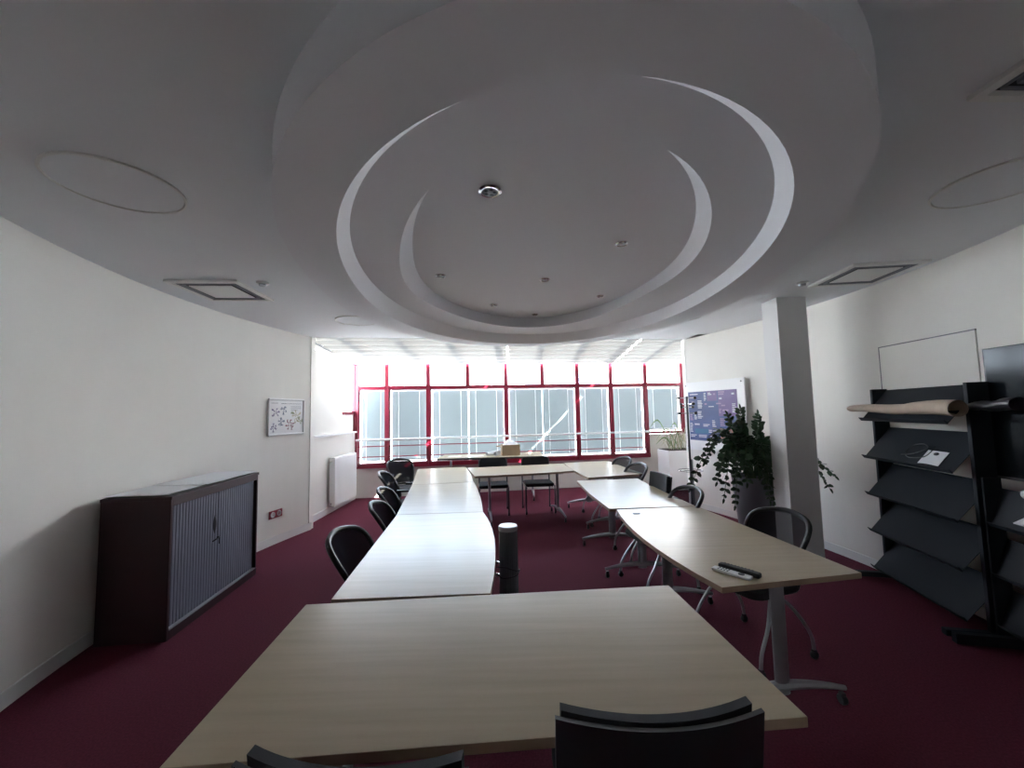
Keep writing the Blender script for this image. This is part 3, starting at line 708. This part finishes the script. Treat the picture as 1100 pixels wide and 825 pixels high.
b.grid(kr, 24, 30); b.v = [(x, y*1.1, z*(1.35-.25*min(1, max(0, x)))) for x, y, z in b.v]; o = b.build('paper_roll', M['kraft']); o.matrix_world = RT @ Matrix.Translation((-.05, .15, 1.605)); tag(o, 'long roll of brown kraft paper lying along the top shelf of the rack', 'paper roll')
b = MB(); b.grid(kr, 12, 24); b.v = [(x*.25, y, z) for x, y, z in b.v]; o = b.build('black_tube', M['black']); o.matrix_world = RT @ Matrix.Translation((-.33, .03, 1.63)) @ Matrix.Rotation(.05, 4, 'Y')
tag(o, 'short black rolled tube beside the top of the rack near the television', 'tube')
SL = Matrix.Rotation(-atan2(.28, .225), 4, 'X')
def on_shelf(u, z, v=.11): return RT @ Matrix.Translation((u, v, z+(.165-v)*.28/.225+.004)) @ SL
b = MB(); b.grid(lambda u, v: ((u-.5)*.20, (v-.5)*.13, .003+.01*sin(pi*u)*v), 6, 6, th=.002); o = b.build('leaflet', M['paper']); o.matrix_world = on_shelf(.27, lv[1]); tag(o, 'white leaflet with a dark mark on the second shelf of the rack', 'leaflet')
b = MB(); b.lathe([(0, 0), (.022, 0), (.024, .004), (.018, .008), (0, .010)], 10, (0, 0, 0), 1, .6); o = b.build('badge', M['black']); o.matrix_world = on_shelf(.25, lv[1], .09) @ Matrix.Translation((0, 0, .014)); tag(o, 'small black item lying on the white leaflet', 'badge')
b = MB(); b.tube(smooth_path([(-.13, -.05, .006), (-.12, .05, .008), (-.02, .09, .02), (.09, .06, .010), (.10, -.03, .006), (.0, -.06, .006), (-.08, -.02, .01), (.02, .05, .014), (.13, .07, .01)], 5), .004, 6)
o = b.build('cable', M['black']); o.matrix_world = on_shelf(.46, lv[1], .075); tag(o, 'black coiled cable beside the leaflet on the second rack shelf', 'cable')
b = MB(); b.grid(kr, 12, 24); b.v = [(x*.22, y*1.0, z*1.3) for x, y, z in b.v]; o = b.build('paper_roll', M['paper']); o.matrix_world = RT @ Matrix.Translation((-.66, .07, 1.075)); tag(o, 'white paper roll at the right edge on the lower rack', 'paper roll')
b = MB(); b.grid(lambda u, v: ((u-.5)*.30, (v-.5)*.22, .0), 2, 2, th=.006); o = b.build('paper_pad', M['paper']); o.matrix_world = RT @ Matrix.Translation((-.56, .09, .955)) @ Matrix.Rotation(-.5, 4, 'X'); tag(o, 'thin white pad at the right edge below the white roll', 'pad')

# ------------------------------------------------------------ coat stand
t = thing('coat_stand', 'slim chrome coat stand with round pegs in the right rear corner', 'coat stand', (2.29, 5.2, 0))
b = MB(); b.lathe([(.17, 0), (.17, .012), (.05, .02), (.02, .03), (0, .03)], 24); b.build('base', M['dsteel'], t)
b = MB(); b.tube([(0, 0, .02), (0, 0, 1.80)], .013, 10); b.build('pole', M['dsteel'], t)
b = MB(); b.tube([(.02, .0, .02), (.02, 0, .98)], .016, 10); b.build('lower_tube', M['metal'], t)
for z, a in ((1.78, .1), (1.66, .5), (1.58, .05), (1.70, 1.9)):
    b = MB(); b.tube([(-.11*cos(a), -.11*sin(a), z), (.11*cos(a), .11*sin(a), z)], .005, 6); b.build('peg', M['chrome'], t)
    for s in (-1, 1):
        b = MB(); b.lathe([(0, -.02), (.014, -.014), (.02, 0), (.014, .014), (0, .02)], 10, (s*.11*cos(a), s*.11*sin(a), z)); b.build('knob', M['black'], t)
b = MB(); b.tube([(.15*cos(k*pi/12), .15*sin(k*pi/12), .84) for k in range(24)], .004, 6, closed=True); b.beam((-.15, 0, .84), (.15, 0, .84), .006, .006); b.build('umbrella_ring', M['chrome'], t)

# ------------------------------------------------------------ plants
def leaf(b, p, d, n, L, w):
    d = d.normalized(); s = d.cross(n).normalized(); n = s.cross(d)
    c = [p, p+d*L*.35+s*w/2+n*.004, p+d*L*.75+s*w*.38, p+d*L+n*-.008, p+d*L*.75-s*w*.38, p+d*L*.35-s*w/2+n*.004, p+d*L*.4-n*.006, p+d*L*.75-n*.006]
    b.add(c, [(0, 1, 6), (1, 2, 7, 6), (2, 3, 7), (3, 4, 7), (4, 5, 6, 7), (5, 0, 6)], True)
t = thing('potted_plant', 'tall dark grey planter with a spreading dark green plant beside the column', 'plant', (2.86, 4.78, 0))
b = MB(); b.lathe([(0, 0), (.16, 0), (.17, .01), (.245, .82), (.25, .83), (.235, .83), (.225, .77), (0, .77)], 36); b.build('pot', M['pot'], t)
MB().lathe([(.226, .765), (.12, .785), (0, .79)], 20).build('soil', M['soil'], t)
rnd = random.Random(5)
stems = [((-.30, -.05, 1.55), .1), ((-.12, 0, 1.62), 0), ((.10, .02, 1.55), .0), ((-.06, .08, 1.42), .05), ((-.62, -.1, 1.02), .45), ((-.80, -.08, .72), .62), ((-.48, -.20, .62), .55), ((-.38, -.24, .55), .55),
         ((-.28, -.30, .98), .3), ((-.05, -.34, .62), .45), ((.05, -.30, .55), .45), ((.14, -.22, .98), .25), ((.02, -.2, 1.16), .12), ((-.20, -.16, 1.22), .15), ((-.40, .05, 1.22), .25), ((.63, -.40, .88), .35), ((.60, -.36, .74), .45), ((.30, .12, 1.0), .3), ((-.18, .2, 1.2), .1), ((-.52, -.15, .80), .5), ((-.35, -.1, 1.05), .35), ((.02, -.24, .95), .3), ((-.30, -.1, 1.10), .3), ((-.2, -.22, 1.08), .28), ((-.08, -.22, 1.05), .22), ((-.42, -.05, .92), .4), ((-.34, -.2, .85), .42), ((.10, -.2, 1.1), .2), ((-.16, .05, 1.32), .12), ((.16, .05, 1.25), .12), ((-.02, -.3, .84), .36), ((-.10, -.26, .88), .35), ((-.24, -.26, .80), .45)]
for (ex, ey_, ez), arch in stems:
    r0 = rnd.uniform(0, .1); a0 = atan2(ey_, ex); s0 = Vector((r0*cos(a0), r0*sin(a0), .78)); e = Vector((ex, ey_, ez))
    mid = (s0+e)/2+Vector((0, 0, .10+arch*.85)); mid2 = s0*.25+e*.75+Vector((0, 0, arch*.62))
    path = smooth_path([s0, s0+(mid-s0)*.5+Vector((0, 0, .05)), mid, mid2, e], 6)
    st = MB(); st.tube(path, [.010-.007*k/(len(path)-1) for k in range(len(path))], 6); so = st.build('stem', M['stem'], t)
    lb = MB(); N = len(path)
    for k in range(4, N-1):
        p = path[k]; dr = (path[k+1]-path[k-1]).normalized(); sd_ = dr.cross(Vector((rnd.uniform(-.4, .4), rnd.uniform(-.4, .4), 1))).normalized()
        for s in (-1, 1):
            L = rnd.uniform(.075, .10)*(1.0 if k < N-4 else .8)
            leaf(lb, p, (sd_*s+dr*.7+Vector((0, 0, rnd.uniform(-.1, .2)))), Vector((0, 0, 1)) if abs(dr.z) < .8 else Vector((0, -1, .2)), L, L*.62)
    leaf(lb, path[-1], (path[-1]-path[-2]), Vector((.1, -1, .3)), .07, .03)
    lb.build('leaves', M['leaf'], so)

t = thing('planter_box', 'white box planter with an arching pale plant in front of the short window', 'plant', (3.40, 8.35, 0), .15)
b = MB(); b.box(-.31, .31, -.25, .2, 0, .79); b.build('box', M['white'], t, bevel=.005)
MB().box(-.29, .29, -.23, .18, .785, .80).build('soil', M['soil'], t)
for k in range(46):
    a = rnd.uniform(0, 2*pi); L = rnd.uniform(.18, .5); green = k % 3 == 0
    if k < 5: a, L, green = [2.9, 2.6, 3.3, .5, 2.2][k], [.75, .6, .55, .4, .5][k], True
    hgt = rnd.uniform(.15, .45) if k >= 5 else [.62, .42, .25, .5, .55][k]
    p0_ = Vector((rnd.uniform(-.18, .18), rnd.uniform(-.12, .08), .80)); ex = min(.3, max(-.62, p0_.x+L*cos(a)*.8)); eyy = max(-.4, min(.2, p0_.y+L*sin(a)*.5))
    e = Vector((ex, eyy, .80+hgt*.45)); m1 = p0_*.5+e*.5+Vector((0, 0, hgt*.75))
    path = smooth_path([p0_, m1, e], 6); lb = MB(); vs = []; N = len(path)
    w = (.035 if k < 5 else .018)
    side = Vector((-(e-p0_).y, (e-p0_).x, 0)).normalized() if (e-p0_).length > 0 else Vector((1, 0, 0))
    if k < 5: side = Vector((.3, .2, 1)).normalized()
    for i, p in enumerate(path): ww = w*sin(pi*min(.97, .12+.88*i/(N-1)))**.7/2; vs += [p-side*ww, p+Vector((0, 0, -.004)), p+side*ww]
    lb.add(vs, [(3*i, 3*i+1, 3*i+4, 3*i+3) for i in range(N-1)]+[(3*i+1, 3*i+2, 3*i+5, 3*i+4) for i in range(N-1)], True)
    lb.build('leaf', M['spleaf'] if green else M['dryleaf'], t)

# ------------------------------------------------------------ table objects
def on_table(o, x, y, z, rz): o.location = (x, y, z); o.rotation_euler = (0, 0, rz); return o
t = thing('remote_control', 'white flat remote control on the right table, beside the black one', 'remote control', (1.175, 2.225, .741), deg(-52), 'remote controls')
MB().prism(rrect(.20, .048, .008), 0, .014).build('body', M['white'], t, bevel=.003)
b = MB(); b.lathe([(.016, .014), (.016, .0165), (0, .0165)], 14, (.05, 0, 0)); b.build('dial', M['dsteel'], t)
b = MB()
for k in range(4):
    for j in (-1, 1): b.box(-.07+k*.016, -.061+k*.016, j*.010-.004, j*.010+.004, .014, .016)
b.build('buttons', M['dsteel'], t)
t = thing('remote_control', 'black thick remote control on the right table, beside the white one', 'remote control', (1.228, 2.245, .741), deg(-52), 'remote controls')
MB().prism(rrect(.215, .044, .012), 0, .026).build('body', M['black'], t, bevel=.008, seg=3)
b = MB()
for k in range(9):
    for j in (-1, 0, 1): b.box(-.085+k*.018, -.075+k*.018, j*.012-.004, j*.012+.004, .026, .028)
b.build('buttons', M['dsteel'], t)
tag(MB().prism(rrect(.06, .03, .006), 0, .004).build('small_card', M['dsteel'], None, (1.06, 3.52, .741)), 'tiny grey tag lying near the far edge of the right table with the remote controls', 'tag')

t = thing('cardboard_box', 'open cardboard box filled with crumpled white paper on the window table', 'box', (-.06, 7.70, .821), deg(8))
b = MB(); w, d, h, e = .17, .13, .20, .006
b.box(-w, w, -d, -d+e, 0, h); b.box(-w, w, d-e, d, 0, h); b.box(-w, -w+e, -d+e, d-e, 0, h); b.box(w-e, w, -d+e, d-e, 0, h); b.box(-w, w, -d, d, 0, .004)
b.build('carton', M['card'], t)
b = MB(); b.box(-w-.0, -w-.10, -d, d, h-.03, h-.026); b.build('flap', M['card'], t)
rnd = random.Random(8)
b = MB(); b.grid(lambda u, v: ((u-.5)*.30, (v-.5)*.22, h-.02+.10*sin(pi*u)*sin(pi*v)+.03*sin(9*u+4*v)*sin(8*v)), 16, 12, smooth=False); b.build('crumpled_paper', M['paper'], t)
for k, (x, y, z, a, lb) in enumerate([(-.31, 7.58, .87, 75, 'white paper roll left of the cardboard box, the nearer to the box'), (-.42, 7.64, .866, 50, 'white paper roll left of the cardboard box, the farther from the box')]):
    b = MB(); r = .035-.004*k
    b.grid(lambda u, v: ((u-.5)*.26, (r+.004*v)*cos(v*2.6*pi*1.5), (r+.004*v)*sin(v*2.6*pi*1.5)), 2, 40); o = b.build('paper_roll', M['paper'], None, (x, y, z), (0, 0, deg(a))); tag(o, lb, 'paper roll', 'white paper rolls beside the box')
b = MB(); b.box(-.15, .15, -.1, .1, 0, .004); o = b.build('paper_sheet', M['paper'], None, (-.72, 7.62, .822), (0, 0, .2)); tag(o, 'white sheet lying on the window table left of the rolls', 'paper')
b = MB(); b.box(-.12, .12, -.09, .09, 0, .003); o = b.build('paper_sheet', M['paper'], None, (-1.12, 7.60, .822), (0, 0, -.1)); tag(o, 'white sheet near the left end of the window table', 'paper')

# tower unit between the tables
t = thing('tower_unit', 'slim dark grey cylinder with a silver top standing between the nearest tables', 'tower', (-.05, 2.82, 0))
MB().lathe([(0, 0), (.10, 0), (.10, .015), (.06, .02), (0, .02)], 28).build('base', M['black'], t)
b = MB()
n = 48
prof = [(.063+.002*(k % 2 == 0)) for k in range(n)]
vs = [(r*cos(2*pi*k/n), r*sin(2*pi*k/n), z) for z in (.02, .835) for k, r in enumerate(prof)]
b.add(vs, [(k, (k+1) % n, n+(k+1) % n, n+k) for k in range(n)]+[tuple(range(n-1, -1, -1)), tuple(range(n, 2*n))]); b.build('body', M['pot'], t)
MB().lathe([(.066, .83), (.066, .855), (.060, .862), (.012, .862), (0, .859)], 32).build('cap', M['metal'], t)
for z in (.62, .54):
    b = MB(); b.lathe([(0, -.014), (.013, -.01), (.013, .01), (0, .014)], 10, (-.085, -.03, z)); b.beam((-.085, -.03, z), (-.05, -.02, z), .008, .008); b.build('knob', M['chrome'], t)
b = MB(); b.tube(smooth_path([(-.085, -.03, .59), (-.02, -.072, .60), (.05, -.06, .575), (.075, .0, .56), (.05, -.05, .54), (-.03, -.07, .53), (-.07, -.05, .545)], 5), .004, 6); b.build('cable', M['black'], t)

# ------------------------------------------------------------ ceiling fittings
def K(x, y): return (x*1.026, y*1.026)
def disc(x, y, r, lb):
    t = thing('ceiling_disc', lb, 'ceiling disc', (x, y, CZ), 0, 'large round discs flush in the ceiling')
    MB().lathe([(r, 0), (r, -.010), (r-.010, -.012), (r-.014, -.003), (r-.014, 0)], 48).build('rim', M['board'], t)
    MB().lathe([(r-.014, -.001), (r-.014, -.006), (0, -.006)], 48).build('cover', M['ceil'], t)
disc(-1.965, 1.92, .27, 'large round disc flush in the ceiling, nearest on the left')
disc(2.66, 2.06, .27, 'large round disc flush in the ceiling at the right edge')
disc(-1.93, 4.88, .25, 'round ceiling disc far left, partly behind the oval drum')
disc(2.22, 5.08, .25, 'round ceiling disc far right, partly behind the oval drum')
def cassette(x, y, rz, lb, s=.60):
    t = thing('air_conditioner', lb, 'air conditioner', (x, y, CZ), rz, 'square ceiling air units')
    h = s/2
    b = MB()
    for a, c in (((-h, -h), (h, -h)), ((h, -h), (h, h)), ((h, h), (-h, h)), ((-h, h), (-h, -h))):
        pass
    fr = [(h, -.0), (h, -.018), (h-.035, -.022), (h-.04, -.004)]
    vs = []
    for r, z in fr: vs += [(sx*r, sy*r, z) for sx, sy in ((-1, -1), (1, -1), (1, 1), (-1, 1))]
    b.add(vs, [(4*i+k, 4*i+(k+1) % 4, 4*i+4+(k+1) % 4, 4*i+4+k) for i in range(3) for k in range(4)]); b.build('frame', M['board'], t)
    b = MB(); b.box(-h+.04, h-.04, -h+.04, h-.04, -.004, -.001); b.build('recess', M['grille'], t)
    for k in range(2):
        r = h-.06-.028*k; b = MB()
        for i in range(4):
            sx, sy = ((-1, -1), (1, -1), (1, 1), (-1, 1))[i]; tx, ty = ((-1, -1), (1, -1), (1, 1), (-1, 1))[(i+1) % 4]
            b.beam((sx*r, sy*r, -.012), (tx*r, ty*r, -.012), .006, .012)
        b.build('vane', M['pipe'], t)
    MB().box(-h+.12, h-.12, -h+.12, h-.12, -.018, -.012).build('panel', M['board'], t, bevel=.002)
cassette(-2.66, 3.60, deg(4), 'square air unit in the ceiling on the left')
cassette(3.22, 3.52, deg(-6), 'square air unit in the ceiling on the right by the column')
cassette(2.10, 1.17, deg(2), 'square air unit cut by the top right corner of the picture')
for x, y, lb in ((-2.17, 3.40, 'small smoke detector beside the left air unit'), (2.81, 3.73, 'small smoke detector beside the right air unit')):
    t = thing('smoke_detector', lb, 'detector', (x, y, CZ), 0, 'smoke detectors')
    MB().lathe([(0, -.001), (.05, -.001), (.05, -.012), (.042, -.018), (0, -.018)], 20).build('base', M['board'], t)
    MB().lathe([(.03, -.018), (.028, -.032), (0, -.036)], 16).build('sensor', M['metal'], t)
sp = [(-.10, 2.13, 'grille spot nearest the camera in the oval recess', 1.35), (.84, 2.87, 'spot light toward the right of the oval recess', 1), (-.62, 3.48, 'spot light toward the left of the oval recess', 1),
      (.33, 3.64, 'spot light in the centre of the oval recess', 1), (-.19, 4.50, 'spot light far left in the oval recess', .9), (.98, 4.22, 'spot light far right in the oval recess', .9), (.31, 4.98, 'farthest spot light in the oval recess', .9)]
for x, y, lb, s in sp:
    t = thing('spot_light', lb, 'spot light', (x, y, H3), 0, 'spot lights in the oval recess')
    MB().lathe([(.048*s, 0), (.048*s, -.006), (.040*s, -.012), (.034*s, -.010), (.032*s, 0)], 24).build('ring', M['chrome'], t)
    MB().lathe([(.033*s, -.001), (.020*s, -.008), (0, -.009)], 16).build('lens', M['lens'], t)
    if s > 1.2:
        for k in range(5):
            a = 2*pi*k/5; b = MB(); b.lathe([(.011, -.012), (0, -.014)], 8, (.026*cos(a), .026*sin(a), 0)); b.build('hole', M['grille'], t)
